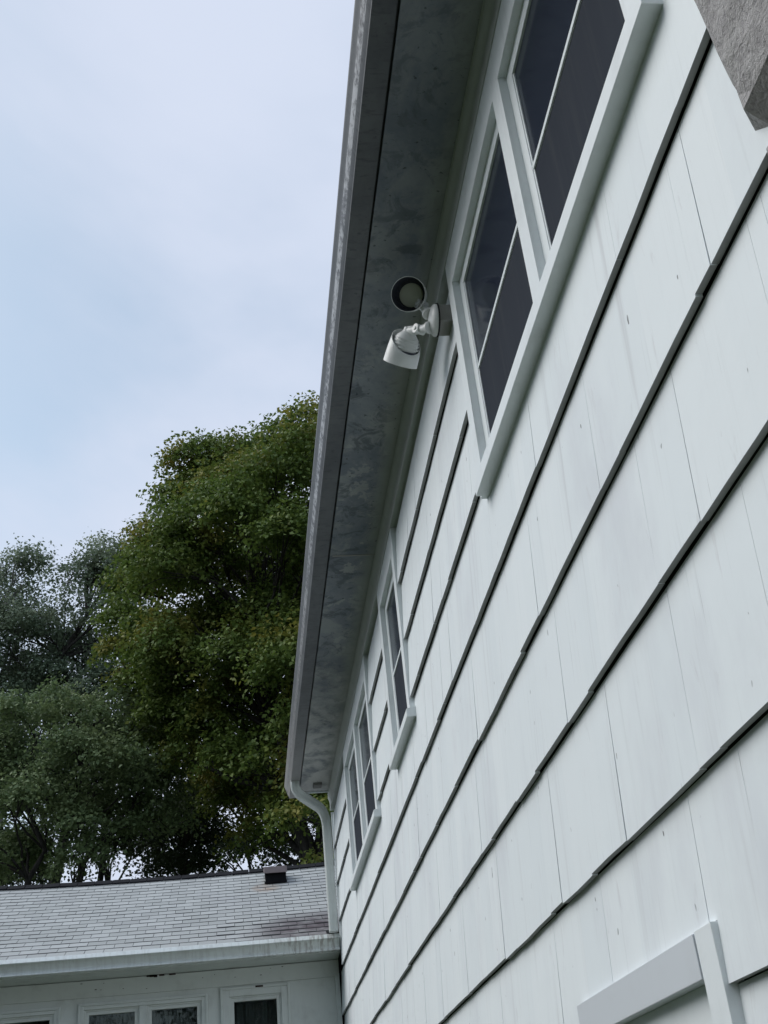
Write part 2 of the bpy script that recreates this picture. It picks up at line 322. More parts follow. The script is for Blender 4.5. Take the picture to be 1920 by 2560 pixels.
for ci, cz in enumerate(CZ):
    y, yend = -6.0, (YE if cz > 1.9 else YW)
    ks = KJ.get(ci, []); cuts = []
    while y < yend-.2:
        if ks and y >= ks[0]-.45 and y < ks[-1]-.05:
            y = [q for q in ks if q > y+.02][0]
        else: y += rnd.choice([rnd.uniform(.18, .42), rnd.uniform(.35, .75)])
        cuts.append(min(y, yend))
    if cuts[-1] < yend: cuts.append(yend)
    y = -6.0
    for yb in cuts:
        t = .0222+rnd.uniform(-.0018, .0018); ja = rnd.gauss(0, .0026); jb = ja+rnd.uniform(-.003, .003); gap = rnd.choice([.0006, .001, .0015, .003]); ya = y
        rects = [(ya+gap/2, yb-gap/2, cz, top-.001)]
        for (wy0, wy1, wz0, wz1) in WIN:
            nr = []
            for (a, b, c, d) in rects:
                if b <= wy0 or a >= wy1 or d <= wz0 or c >= wz1: nr.append((a, b, c, d)); continue
                if a < wy0: nr.append((a, wy0, c, d))
                if b > wy1: nr.append((wy1, b, c, d))
                m0, m1 = max(a, wy0), min(b, wy1)
                if c < wz0: nr.append((m0, m1, c, wz0))
                if d > wz1: nr.append((m0, m1, wz1, d))
            rects = nr
        for (a, b, c, d) in rects:
            if b-a > .004 and d-c > .004: panel(a, b, c, d, top, cz, t, ja, jb)
        y = yb
    top = cz
sh.build('shingle_wall', [SH, BUTT], house, fix=False)
bk = MB(); bk.box((1.0265, -6, -1.70), (1.10, YE, 3.62)); bk.box((1.0265, YE, -1.70), (1.10, YW, 2.0)); bk.box((1.10, YE-.1, -1.70), (9, YE, 3.62)); bk.box((8.9, -6, -1.70), (9, YE-.1, 3.62)); bk.box((1.10, -6, -1.70), (8.9, -5.9, 3.62))
bk.build('sheathing', BACK, house)
cb = MB(); cb.box((.990, YE, 2.02), (1.0255, YE+.02, 3.45)); cb.build('corner_board', WHITE, house)
# eave: soffit boards, cove moulding and frieze, gutter, roof
so = MB()
js = [-6, -2.2, 1.75, 6.80, 11.88]
for a, b in zip(js, js[1:]): so.box((.672, a+.002, 3.63), (1.0, b-.002, 3.66))
so.build('soffit', SOFF, house)
sj = MB(); sj.box((.69, 6.79, 3.6262), (.965, 6.806, 3.6297)); sj.build('soffit_joint', TAN, house, bevel=.001)
sj = MB(); sj.box((.675, 11.868, 3.615), (.978, 11.888, 3.6298)); sj.build('soffit_end_trim', WHITE, house, bevel=.001)
fr = MB(); fr.prism([(1.0262, 3.6285), (.966, 3.6285), (.966, 3.618), (.976, 3.612), (.976, 3.606), (.966, 3.603), (.966, 3.586), (.971, 3.570), (.977, 3.556), (.981, 3.535), (.982, 3.505), (.979, 3.47), (.979, 3.458), (1.0262, 3.458)], -6, 12.0)
fr.build('frieze', FRIEZE, house, smooth=True, angle=25)
hb = MB(); hb.box((.80, 11.58, 3.605), (.885, 11.70, 3.6297)); hb.build('soffit_block', m_plain('grey_block', (0.22, 0.215, 0.21)), house, bevel=.002)
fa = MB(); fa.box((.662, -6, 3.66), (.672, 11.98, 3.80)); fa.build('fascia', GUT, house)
gu = MB()
gp = [(.660, 3.622), (.572, 3.620), (.5695, 3.6225), (.5695, 3.634), (.563, 3.646), (.556, 3.660), (.549, 3.680), (.543, 3.702), (.537, 3.722), (.530, 3.736), (.5275, 3.744), (.5275, 3.757), (.533, 3.757), (.538, 3.745), (.652, 3.745), (.660, 3.757)]
n = len(gp); mid = [1 if 5 <= j <= 6 else 0 for j in range(n)]  # skylight on the outward ogee faces is painted in as the brighter material
ysg = [-6+18.03*k/60 for k in range(61)]; i0 = len(gu.v)
for yy in ysg:
    for a, b in gp: gu.v.append((a+.0012*math.sin(yy*1.7), yy, b+.0015*math.sin(yy*.9+1)))
for k in range(60):
    for j in range(n):
        a = i0+k*n+j; b = i0+k*n+(j+1) % n; gu.f.append((a, b, b+n, a+n)); gu.m.append(mid[j])
gu.f.append(tuple(i0+j for j in range(n))); gu.m.append(0); gu.f.append(tuple(i0+60*n+j for j in reversed(range(n)))); gu.m.append(0)
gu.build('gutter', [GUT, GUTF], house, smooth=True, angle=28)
rf = MB(); rf.hexa([(.55, -6.2, 3.775), (5, -6.2, 5.66), (5, 12.06, 5.66), (.55, 12.06, 3.775), (.55, -6.2, 3.80), (5, -6.2, 5.685), (5, 12.06, 5.685), (.55, 12.06, 3.80)])
rf.hexa([(9.45, -6.2, 3.775), (5.001, -6.2, 5.66), (5.001, 12.06, 5.66), (9.45, 12.06, 3.775), (9.45, -6.2, 3.80), (5.001, -6.2, 5.685), (5.001, 12.06, 5.685), (9.45, 12.06, 3.80)])
for yy in (-5.95, YE-.06): rf.poly([(1.0, yy, 3.63), (9, yy, 3.63), (5, yy, 5.6)])
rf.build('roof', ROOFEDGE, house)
# downspout: outlet, two elbows, long pipe
ds = MB()
def rect_pipe(path, w, d):
    rings = []; P = [Vector(p) for p in path]
    for k, p in enumerate(P):
        t = (P[min(k+1, len(P)-1)]-P[max(k-1, 0)]).normalized(); e2 = Vector((0, 1, 0)); e2 = (e2-t*e2.dot(t)).normalized(); e1 = t.cross(e2).normalized()
        c = .22; q = [(-1, -1+c), (-1+c, -1), (-.3, -1), (-.22, -.9), (.22, -.9), (.3, -1), (1-c, -1), (1, -1+c), (1, 1-c), (1-c, 1), (-1+c, 1), (-1, 1-c)]
        rings.append([p+e1*(a*w/2)+e2*(b*d/2) for a, b in q])
    ds.loft(rings)
A, B, C_, D = Vector((.612, 11.50, 3.66)), Vector((.618, 11.52, 3.525)), Vector((.925, 11.95, 3.44)), Vector((.930, 11.965, 2.262))
path = [A, Vector((.612, 11.50, 3.60))]
for k in range(9):
    s_ = k/8; p0 = Vector((.613, 11.505, 3.585)); p2 = B+(C_-B)*.26; path.append(p0*(1-s_)**2+B*2*s_*(1-s_)+p2*s_**2)
for k in range(9):
    s_ = k/8; p0 = B+(C_-B)*.72; p2 = Vector((.930, 11.955, 3.30)); path.append(p0*(1-s_)**2+C_*2*s_*(1-s_)+p2*s_**2)
path += [Vector((.930, 11.96, 2.9)), D]
rect_pipe(path, .087, .082); ds.box((.89, 11.925, 2.95), (.99, 12.0, 2.953))
ds.build('downspout', PIPE, house, smooth=True, angle=35)

# windows of the main house
def window(name, y0, y1, units, parent, zt=3.30, zb=2.25, head=.155, mull=.098, sill=True, cas=.085, ends=(.005, .008), slope=(0, 0), sh_=.058, rail=.058, headmat=None):
    """casing, sashes with pane and screen, sill; y0..y1 is outside to outside of the casing"""
    root = MB(); ctop = zt+head; dz = zt-3.30; cb_ = zb+.03 if sill else zb-.02
    root.box((.979, y0, cb_), (1.0255, y0+cas, zt if sill else ctop)); root.box((.979, y1-cas, cb_), (1.0255, y1, zt))
    hd = root if sill else MB()
    if not sill: root.box((1.0, y0+cas, zt+.004), (1.0250, y1-cas, zt+.03))
    hd.box((.981 if sill else .976, y0 if sill else y0+cas+.004, zt), (1.0252, y1, ctop-.004))
    oy0, oy1 = y0+cas, y1-cas; w = (oy1-oy0-mull*(units-1))/units; ops = [(oy0+k*(w+mull), oy0+k*(w+mull)+w) for k in range(units)]
    for k in range(units-1): root.box((.980, ops[k][1], cb_), (1.0253, ops[k+1][0], zt))
    o = root.build(name, WHITE, parent, bevel=.0015)
    if not sill: hd.build('head_casing', headmat, o, bevel=.0015)
    for a, b in ops:
        s = MB(); t = .060; X0, X1 = 1.0110, 1.0258
        s.box((X0, a, zb), (X1, a+t, zt)); s.box((X0, b-t, zb), (X1, b, zt)); s.box((X0, a+t, zt-rail), (X1, b-t, zt)); s.box((X0, a+t, zb), (X1, b-t, zb+.075))
        s.box((1.0145, a+t, zb+.075), (1.0256, a+t+.009, zt-rail)); s.box((1.0145, b-t-.009, zb+.075), (1.0256, b-t, zt-rail))
        sash = s.build('sash', WHITE, o, bevel=.0012)
        zm = 2.80+dz
        q = MB(); q.box((1.0125, a+t+.002, zm-.010), (1.0235, b-t-.002, zm+.008)); q.build('meeting_rail', WHITE, o, bevel=.001)
        q = MB(); q.box((1.0195, a+t-.003, zm), (1.0256, b-t+.003, zt-rail+.003)); q.build('pane', GLASS, o)
        q = MB(); q.box((1.0180, a+t+.009, zb+.07), (1.0256, b-t-.009, zm-.012)); q.build('screen', SCREEN, o)
    if sill:
        ya_, yb_ = y0-ends[0], y1+ends[1]; q = MB(); q.prism([(.9525, 2.233), (.9525, 2.233+sh_), (.956, 2.238+sh_), (1.0262, 2.258+sh_), (1.0262, 2.233)], ya_, yb_, wob=lambda t: slope[0]+(slope[1]-slope[0])*(t-ya_)/(yb_-ya_)); q.build('sill', WHITE, o, bevel=.0015)
    return o
window('window', 1.68, 3.85, 2, house, ends=(.05, -.04), slope=(0, .036)); window('window', 6.13, 6.995, 1, house, ends=(.04, .012), slope=(.012, .012), sh_=.042); window('window', 8.035, 10.205, 2, house, ends=(.02, .02), slope=(.015, .018), sh_=.045)
window('window', 2.49, 3.645, 1, house, zt=.335, zb=-.75, head=.098, sill=False, cas=.105, rail=.17, headmat=m_white('smooth_grey_white_paint', (0.64, 0.68, 0.72), 0.10, 0.4, 2))

# stone chimney
ch = MB()
def stone(y0, y1, z0, z1, x0, lean=None):
    n, m_ = max(4, int((y1-y0)/.045)), max(4, int((z1-z0)/.045)); rr = lambda k: rnd.uniform(-k, k)
    cj = [(rr(.012), rr(.012)) for _ in range(4)]; grid = {}
    if lean: cj[1] = (lean[0], 0); cj[2] = (lean[1], 0)
    for i in range(n+1):
        for j in range(m_+1):
            a, b = i/n, j/m_
            e = min(a, 1-a)*(y1-y0); g_ = min(b, 1-b)*(z1-z0); ed = min(e, g_)
            dy = sum(c[0]*w_ for c, w_ in zip(cj, ((1-a)*(1-b), a*(1-b), a*b, (1-a)*b))); dz = sum(c[1]*w_ for c, w_ in zip(cj, ((1-a)*(1-b), a*(1-b), a*b, (1-a)*b)))
            edge = i in (0, n) or j in (0, m_)
            x = x0+(.030 if edge else 0)-min(.035, ed*.5)*.5+rr(.004)
            grid[i, j] = (x, y0+a*(y1-y0)+dy+rr(.004), z0+b*(z1-z0)+dz+rr(.004))
    for i in range(n):
        for j in range(m_): ch.poly([grid[i, j], grid[i+1, j], grid[i+1, j+1], grid[i, j+1]])
    rim = [grid[i, 0] for i in range(n+1)]+[grid[n, j] for j in range(1, m_+1)]+[grid[i, m_] for i in range(n-1, -1, -1)]+[grid[0, j] for j in range(m_-1, 0, -1)]
    for k in range(len(rim)):
        p, q = rim[k], rim[(k+1) % len(rim)]; ch.poly([p, q, (1.0, q[1], q[2]), (1.0, p[1], p[2])])
YC = 1.415
rows = [(-1.66, -1.1), (-1.1, -.62), (-.62, -.2), (-.2, .35), (.35, .82), (.82, 1.22), (1.22, 1.575), (1.575, 2.26), (2.26, 2.75), (2.75, 3.2), (3.2, 3.6), (3.6, 4.1), (4.1, 4.7), (4.7, 5.3), (5.3, 5.9)]
for k, (a, b) in enumerate(rows):
    cut = .25+rnd.uniform(.25, .85)
    for (p, q) in ((.15, cut-.014), (cut+.014, YC+rnd.uniform(-.02, .012) if not 1.5 < a < 2 else YC)): stone(p, q, a+.012, b-.012, .965, (.035, .105) if q == YC else (.0, .03) if a == 1.22 and p > .2 else None)
chim = ch.build('chimney', STONE, house, fix=True)
mo = MB(); mo.box((.985, .17, -1.66), (1.6, YC-.025, 5.88)); mo.build('mortar', MORTAR, chim)

# ------------------------------------------------------------------ low wing at the far end
YF = 12.40
warp = lambda x, a=.012: -a*max(0.0, 1-((x+1.1)/2.3)**2)
wing = thing('low_wing', U(-3, 13.5, -EYE/K), 'low white wing with pale shingle roof at the foot of the picture', 'house')
XL, XR = -9.0, .985
def wx(a, b, prof, name, mat, seg=40, par=wing, smooth=False, bevel=0):
    q = MB(); q.prism(prof, a, b, axis='x', seg=seg, wob=warp); return q.build(name, mat, par, smooth=smooth, angle=25, bevel=bevel)
# openings: windows with curtains behind
OP = [(-.18, .49, 1.895, 'r'), (-1.525, -.305, 1.855, 'm'), (-3.0, -1.69, 1.845, 'm'), (-4.45, -3.2, 1.845, 'm')]
w = MB(); xs = XR
wz = 1.99
for (a, b, t, k) in OP:
    w.box((b, YF, -1.66), (xs, YF+.1, wz)); w.box((a, YF, t), (b, YF+.1, wz)); w.box((a, YF, -1.66), (b, YF+.1, -.2)); xs = a
w.box((XL, YF, -1.66), (xs, YF+.1, wz)); w.box((XL, YF+.1, -1.66), (XL+.1, 17.2, wz)); w.box((XL+.1, 17.1, -1.66), (4, 17.2, wz)); w.box((4, 12.2, -1.66), (4.1, 17.1, wz))
w.build('wall', WINGWALL, wing)
wx(XL, XR, [(YF-.016, 1.922), (YF-.016, 2.076), (YF-.0005, 2.076), (YF-.0005, 1.922)], 'frieze_board', WINGWALL)
wx(XL, XR, [(12.10, 2.100), (12.10, 2.12), (YF+.09, 2.10), (YF+.09, 2.078)], 'soffit', WINGWALL)
wx(XL, XR, [(12.101, 2.122), (12.101, 2.235), (12.16, 2.235), (12.16, 2.118)], 'fascia', WINGWALL)
G = [(12.10, 2.107), (12.035, 2.104), (12.014, 2.102), (12.004, 2.106), (12.008, 2.114), (12.032, 2.134), (12.032, 2.146), (12.014, 2.182), (12.000, 2.198), (11.994, 2.206), (11.972, 2.208), (11.970, 2.214), (11.990, 2.252), (11.998, 2.254), (12.004, 2.236), (12.10, 2.236)]
wx(-9, .982, G, 'gutter', m_wing_gutter(), smooth=True)
for _ in range(6):
    a = rnd.uniform(-.9, -.66); pk = MB(); pk.box((a, YF-.0185, 2.045+rnd.uniform(0, .012)), (a+rnd.uniform(.03, .09), YF-.0162, 2.070)); pk.build('peeled_patch', PEEL, wing)
for _ in range(12):
    a = rnd.uniform(-2.2, .5); z = rnd.uniform(1.94, 2.05); pk = MB(); pk.box((a, YF-.018, z), (a+rnd.uniform(.006, .02), YF-.0162, z+rnd.uniform(.003, .008))); pk.build('nail_hole', PEEL, wing)
pk = MB(); pk.box((.16, YF-.031, 1.878), (.235, YF-.0285, 1.893)); pk.build('peeled_patch', PEEL, wing)
# roof: tabs laid in courses on a dark deck
SL = .5; RY, RZ = 14.67, 2.245+SL*(14.67-12.03)
rt = MB(); ny = 21; L = (RY-12.03)
deck = MB()
for k in range(48):
    a, b = XL-.1+(14.1)*k/48, XL-.1+(14.1)*(k+1)/48; wa, wb = warp(a, .03), warp(b, .03)
    for y0_, y1_ in ((12.05, RY),) if b < .97 else ((12.25, RY),):
        z0_, z1_ = 2.235+SL*(y0_-12.03), RZ-.01
        deck.hexa([(a, y0_, z0_-.03+wa), (b, y0_, z0_-.03+wb), (b, y1_, z1_-.03+wb), (a, y1_, z1_-.03+wa), (a, y0_, z0_+wa), (b, y0_, z0_+wb), (b, y1_, z1_+wb), (a, y1_, z1_+wa)])
    deck.hexa([(a, RY, RZ-.04+wa), (b, RY, RZ-.04+wb), (b, 17.3, 2.235+wb), (a, 17.3, 2.235+wa), (a, RY, RZ-.01+wa), (b, RY, RZ-.01+wb), (b, 17.3, 2.265+wb), (a, 17.3, 2.265+wa)])
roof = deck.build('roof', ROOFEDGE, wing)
for k in range(ny):
    ya, yb = 12.03+L*k/ny, 12.03+L*(k+1)/ny+.01; za, zb = 2.245+SL*(ya-12.03), 2.245+SL*(yb-12.03)
    x = XL-.1+(.089 if k % 2 else 0)
    while x < 4.9:
        wd = .178; a, b = x+.0022, x+wd-.0022; x += wd
        if yb < 12.2 and b > .96: continue
        ja, jb = rnd.uniform(-.003, .003), rnd.uniform(-.003, .003); am = .012+.033*k/ny; wa, wb = warp(a, am), warp(b, am); h = .012+rnd.uniform(0, .003)
        if -.2 < a < .98 and k < 6: h += rnd.uniform(0, .006)      # lifted tabs near the downspout
        y_a, y_b = ya+ja, ya+jb
        f0, f1 = (a, y_a, za+h+wa), (b, y_b, za+h+wb); t0, t1 = (a, yb, zb+.006+wa), (b, yb, zb+.006+wb); b0, b1 = (a, y_a, za-.01+wa), (b, y_b, za-.01+wb)
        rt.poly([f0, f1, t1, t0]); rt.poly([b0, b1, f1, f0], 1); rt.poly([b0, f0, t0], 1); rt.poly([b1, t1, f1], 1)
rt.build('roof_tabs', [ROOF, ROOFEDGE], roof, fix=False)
rc = MB()
seg = 70
for k in range(seg):
    a, b = XL-.1+14.1*k/seg, XL-.1+14.1*(k+1)/seg-.006; wa, wb = warp(a, .045)+rnd.uniform(0, .006), warp(b, .045)+rnd.uniform(0, .008)
    for sgn in (-1, 1):
        y0_, y1_ = RY, RY+sgn*.11
        rc.hexa([(a, y0_, RZ+.004+wa), (b, y0_, RZ+.004+wb), (b, y1_, RZ-.050+wb), (a, y1_, RZ-.050+wa), (a, y0_, RZ+.036+wa), (b, y0_, RZ+.036+wb), (b, y1_, RZ-.026+wb), (a, y1_, RZ-.026+wa)])
rc.build('ridge_cap', BLACK, roof)
# roof vent
v = MB(); yv = 14.02; zr = lambda y: 2.26+SL*(y-12.03)+warp(.45)
v.box((.335, yv, zr(yv)-.005), (.590, yv+.26, zr(yv)+.020), 1)
v.hexa([(.342, yv, zr(yv)+.018), (.583, yv, zr(yv)+.018), (.583, yv+.28, zr(yv+.28)-.01), (.342, yv+.28, zr(yv+.28)-.01), (.342, yv, zr(yv)+.105), (.583, yv, zr(yv)+.105), (.583, yv+.28, zr(yv)+.20), (.342, yv+.28, zr(yv)+.20)], 1)
v.hexa([(.330, yv-.035, zr(yv)+.100), (.595, yv-.035, zr(yv)+.100), (.595, yv+.30, zr(yv)+.195), (.330, yv+.30, zr(yv)+.195), (.330, yv-.02, zr(yv)+.178), (.595, yv-.02, zr(yv)+.178), (.595, yv+.30, zr(yv)+.225), (.330, yv+.30, zr(yv)+.225)])
v.build('roof_vent', [BROWN, BLACK], roof, bevel=.003)
# wing windows
def wing_window(a, b, top, kind, par):
    q = MB(); t = .055 if kind == 'm' else .085; yo = YF-.02
    def ring(m, x0, x1, z0, z1, th, ya, yb):
        m.box((x0, ya, z0), (x0+th, yb, z1)); m.box((x1-th, ya, z0), (x1, yb, z1)); m.box((x0+th, ya, z1-th), (x1-th, yb, z1)); m.box((x0+th, ya, z0), (x1-th, yb, z0+th))
    ring(q, a, b, -.2, top, .022, yo-.008, YF+.085); ring(q, a+.022, b-.022, -.178, top-.022, t-.022, yo, YF+.084)
    cells = [(a+t, b-t)]
    if kind == 'm':
        c = (a+b)/2; q.box((c-.035, yo+.002, -.18), (c+.035, YF+.083, top-t)); cells = [(a+t, c-.035), (c+.035, b-t)]
    o = q.build('window', WINGWALL, par, bevel=.003)
    for p0, p1 in cells:
        s = MB(); st = .045; ring(s, p0, p1, -.14, top-t, .014, yo+.016, YF+.075); ring(s, p0+.014, p1-.014, -.126, top-t-.014, st-.014, yo+.024, YF+.07); s.build('sash', WINGWALL, o, bevel=.002)
        s = MB(); s.box((p0+st, YF+.03, -.1), (p1-st, YF+.034, top-t-st)); s.build('pane', CLEAR, o)
        s = MB(); n_ = 60; ph = rnd.uniform(0, 6)
        for k in range(n_):
            u0, u1 = k/n_, (k+1)/n_; fy = lambda q_: YF+.16+.022*math.sin(q_*31+ph+2*math.sin(q_*9+ph))+.01*math.sin(q_*70)
            x0, x1 = p0-.03+(p1-p0+.06)*u0, p0-.03+(p1-p0+.06)*u1
            s.poly([(x0, fy(u0), -.2), (x1, fy(u1), -.2), (x1, fy(u1), top+.03), (x0, fy(u0), top+.03)])
        s.build('curtain', CURTAIN, o, fix=False)
    return o
for a, b, t, k in OP: wing_window(a, b, t, k, wing)
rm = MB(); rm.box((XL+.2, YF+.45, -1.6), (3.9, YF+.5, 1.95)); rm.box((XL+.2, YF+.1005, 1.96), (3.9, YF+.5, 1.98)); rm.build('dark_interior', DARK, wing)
cbw = MB(); cbw.box((.94, YF-.03, -1.66), (.984, YF-.0005, 1.921)); cbw.build('corner_board', WINGWALL, wing)

# ------------------------------------------------------------------ floodlight under the eave
fl = thing('floodlight', U(1.0, 3.965, 3.255), 'white twin-head floodlight on a wall box under the dark eave', 'light')
q = MB(); q.box((.942, 3.915, 3.212), (1.0, 4.02, 3.302)); q.build('mounting_box', TAN, fl, bevel=.003)
q = MB(); q.lathe((.9415, 3.967, 3.257), (-1, 0, 0), [(0, 0), (0, .074), (.0065, .074), (.0065, 0)], 40); q.build('gasket', RUBBER, fl)
q = MB(); q.lathe((.9348, 3.967, 3.257), (-1, 0, 0), [(0, 0), (0, .071), (.010, .070), (.020, .060), (.028, .040), (.032, .018), (.033, 0)], 40); pl = q.build('base_plate', PLASTIC, fl, smooth=True)
def head(rim, axis, rear_len, R1, tilt_parts, facing):
    ax = Vector(axis).normalized(); rim = Vector(rim)
    o = MB()
    if facing:      # closed tapered shade
        o.lathe(rim, ax, [(-.001, R1*.965), (0, R1*.97), (0, R1), (-.02, R1*.995), (-rear_len*.45, R1*.95), (-rear_len*.78, R1*.80), (-rear_len*.95, R1*.60), (-rear_len, R1*.36), (-rear_len-.022, R1*.33), (-rear_len-.024, 0)], 44)
    else:           # sleeve cut off obliquely, the ribbed lamp body shows in the cut
        e1 = Vector((.30, -.75, -.59)); e1 = (e1-ax*e1.dot(ax)).normalized(); e2 = ax.cross(e1); n_ = 48; rings = []
        for tt, k0, k1 in ((0, .97, 0), (0, 1.0, 0), (-.03, .99, .0), (-.062, .965, .012), (-.10, .90, .038), (-.1015, .87, .038), (-.06, .93, .012), (-.001, .968, 0)):
            rings.append([rim+ax*(tt+k1*(math.cos(2*math.pi*j/n_)*1.15))+(e1*math.cos(2*math.pi*j/n_)+e2*math.sin(2*math.pi*j/n_))*R1*k0 for j in range(n_)])
        o.loft(rings, cap=False)
    sh_ = o.build('lamp_shade', PLASTIC, fl, smooth=True, angle=50)
    if not facing:
        q_ = MB(); q_.lathe(rim, ax, [(-.045, R1*.55), (-.06, R1*.74), (-.095, R1*.72), (-.125, R1*.62), (-.142, R1*.42), (-.150, R1*.34), (-.166, R1*.32), (-.168, 0)], 40); q_.build('lamp_body', PLASTIC, sh_, smooth=True)
    i_ = MB(); i_.lathe(rim, ax, [(-.001, R1*.972), (-.030, R1*.93), (-.066, R1*.86), (-.067, R1*.64)], 44); i_.build('reflector', INNER, sh_, smooth=True)
    l_ = MB(); l_.lathe(rim, ax, [(-.0665, R1*.69), (-.061, R1*.67), (-.057, R1*.5), (-.055, 0)], 40); l_.build('lens', LENS, sh_, smooth=True)
    return sh_, ax, rim
cdir = Vector((-.82, -3.93, -3.375)).normalized()
s1, ax1, rim1 = head((.822, 3.935, 3.378), (cdir+Vector((-.20, .0, .10))), .125, .077, None, 1)
s2, ax2, rim2 = head((.801, 4.213, 3.212), (-.036, .103, -.092), .145, .078, None, 0)
# heat-sink ribs on the back of the second head
for k in range(4):
    rb = MB(); rb.lathe(rim2-ax2*(.078+.013*k), ax2, [(-.0028, .03), (-.0028, .0645-.0035*k), (.0028, .0645-.0035*k), (.0028, .03)], 36)
    rb.build('cooling_rib', PLASTIC, s2, smooth=True, angle=30)
def knuckle(a, b):
    a, b = Vector(a), Vector(b); k = MB(); c = (a+b)/2; d = (b-a).normalized()
    k.tube([a, a+(b-a)*.35, c], [.020, .018, .016], 14); k.tube([c, a+(b-a)*.7, b], [.019, .021, .024], 14)
    e = d.cross(Vector((0, 0, 1))).normalized(); k.tube([c-e*.024, c+e*.024], .021, 16); k.tube([c-e*.029, c+e*.029], .008, 8); k.tube([a-d*.002, a+d*.012], .027, 18)
    k.build('knuckle', PLASTIC, fl, smooth=True, angle=35)
knuckle((.906, 3.965, 3.290), tuple(rim1-ax1*.132)); knuckle((.906, 3.975, 3.225), tuple(rim2-ax2*.150))

# ------------------------------------------------------------------ trees
def leaves(rs, clumps, size, up=0.55):
    """clumps: (cx,cy,cz, rx,ry,rz, count). Returns vertex array of leaf quads (metres) """
    out = []
    for (cx, cy, cz, rx, ry, rz, n) in clumps:
        d = rs.normal(size=(n, 3)); d /= np.linalg.norm(d, axis=1)[:, None]
        d[:, 2] = np.where(d[:, 2] < -.25, -d[:, 2]*.6, d[:, 2])
        rad = np.minimum(rs.uniform(0.15, 1.0, n)**0.45*(1+.13*rs.normal(size=n)), 1.12)
        lob = 1+.25*np.sin(d[:, 0]*5+cx*3)*np.cos(d[:, 1]*4+cz*2)
        p = np.array([cx, cy, cz])+d*(rad*lob)[:, None]*np.array([rx, ry, rz]); p[:, 2] -= .32*(np.hypot(d[:, 0], d[:, 1])*rad)**2*rz
        nn = d*.5+rs.normal(size=(n, 3))*.55+np.array([0, 0, up]); nn /= np.linalg.norm(nn, axis=1)[:, None]
        t = rs.normal(size=(n, 3)); t -= nn*(t*nn).sum(1)[:, None]; t /= np.linalg.norm(t, axis=1)[:, None]; b = np.cross(nn, t)
        s = size*rs.uniform(.6, 1.35, n)[:, None]
        q = np.stack([p-t*s*.62, p+b*s*.42-t*s*.05+nn*s*.10, p+t*s*.62-nn*s*.12, p-b*s*.42-t*s*.05+nn*s*.10], 1)
        out.append(q)
    return np.concatenate(out)
def limb(a, b, rs, ra, rb_, sag=.08, n=6):
    a, b = np.array(a, float), np.array(b, float); d = b-a; L_ = np.linalg.norm(d); pts = []; off = rs.normal(size=3)*L_*sag
    for k in range(n+1):
        s = k/n; pts.append(tuple(a+d*s+off*math.sin(math.pi*s)+np.array([0, 0, 1])*L_*.12*math.sin(math.pi*s)+rs.normal(size=3)*L_*.012*(0 < k < n)))
    return pts, [ra+(rb_-ra)*k/n for k in range(n+1)]
def tree(name, base, stems, clumps, leafmat, bark, label, size=.125, seed=1, tr=.22, group='trees behind the low wing', up=.55):
    rs = np.random.RandomState(seed)
    root = thing(name, U(base[0], base[1], -EYE/K), label, 'tree', group)
    L = np.array(parent_loc(root))
    q = leaves(rs, clumps, size, up)*K; q[..., 2] += EYE; q -= L
    me = bpy.data.meshes.new('crown'); n = len(q); me.vertices.add(4*n); me.loops.add(4*n); me.polygons.add(n)
    me.vertices.foreach_set('co', q.reshape(-1)); me.loops.foreach_set('vertex_index', np.arange(4*n)); me.polygons.foreach_set('loop_start', np.arange(n)*4); me.polygons.foreach_set('loop_total', np.full(n, 4)); me.update(); me.validate()
    me.materials.append(leafmat); o = bpy.data.objects.new('crown', me); COL.objects.link(o); o.parent = root
    t = MB()
    tops = []
    for (sx, sy, tx, ty, tz, r0) in stems:
        p, rr = limb((sx, sy, -1.68), (tx, ty, tz), rs, r0, r0*.28, .03, 10); t.tube(p, rr, 9); tops.append((p, rr))
    for c in clumps:
        if rs.rand() > .85: continue
        p, rr = tops[min(range(len(tops)), key=lambda k: abs(tops[k][0][6][0]-c[0])+abs(tops[k][0][6][1]-c[1]))]
        zt = c[2]-np.hypot(c[0]-p[5][0], c[1]-p[5][1])*.55-.3
        k = min(range(len(p)), key=lambda k: abs(p[k][2]-zt)); k = max(2, k)
        pp, r2 = limb(p[k], (c[0], c[1], c[2]), rs, max(.02, rr[k]*.5), .012, .07); t.tube(pp, r2, 6)
        for _ in range(4):
            e = np.array(c[:3])+np.clip(rs.normal(size=3), -1.3, 1.3)*np.array(c[3:6])*.4; pp2, r3 = limb(pp[4], e, rs, .018, .006, .08, 3); t.tube(pp2, r3, 5)
    t.build('trunk', bark, root, smooth=True, angle=80)
    return root
def shell(rs, c, rad, n, cr, cnt, zmin=-1.0, inner=.25, flat=.62):
    """clumps scattered over an ellipsoidal crown"""
    cl = []
    while len(cl) < n:
        d = rs.normal(size=3); d /= np.linalg.norm(d)
        if d[2] < zmin: continue
        k = rs.uniform(.35, .75) if rs.rand() < inner else rs.uniform(.78, 1.0)
        s = cr*rs.uniform(.65, 1.3)
        cl.append((c[0]+d[0]*rad[0]*k, c[1]+d[1]*rad[1]*k, c[2]+d[2]*rad[2]*k, s, s, s*flat, int(cnt*(s/cr)**2)))
    return cl
MAPLE = m_leaf('maple_leaf', [(0.070, 0.120, 0.028), (0.140, 0.195, 0.042), (0.225, 0.210, 0.044)]); OAK = m_leaf('grey_green_leaf', [(0.105, 0.15, 0.10), (0.185, 0.235, 0.155), (0.23, 0.275, 0.18)])
LIGHT = m_leaf('fresh_green_leaf', [(0.095, 0.145, 0.065), (0.165, 0.225, 0.10), (0.195, 0.25, 0.115)]); DEEP = m_leaf('dark_green_leaf', [(0.028, 0.045, 0.024), (0.050, 0.072, 0.036), (0.06, 0.08, 0.04)])
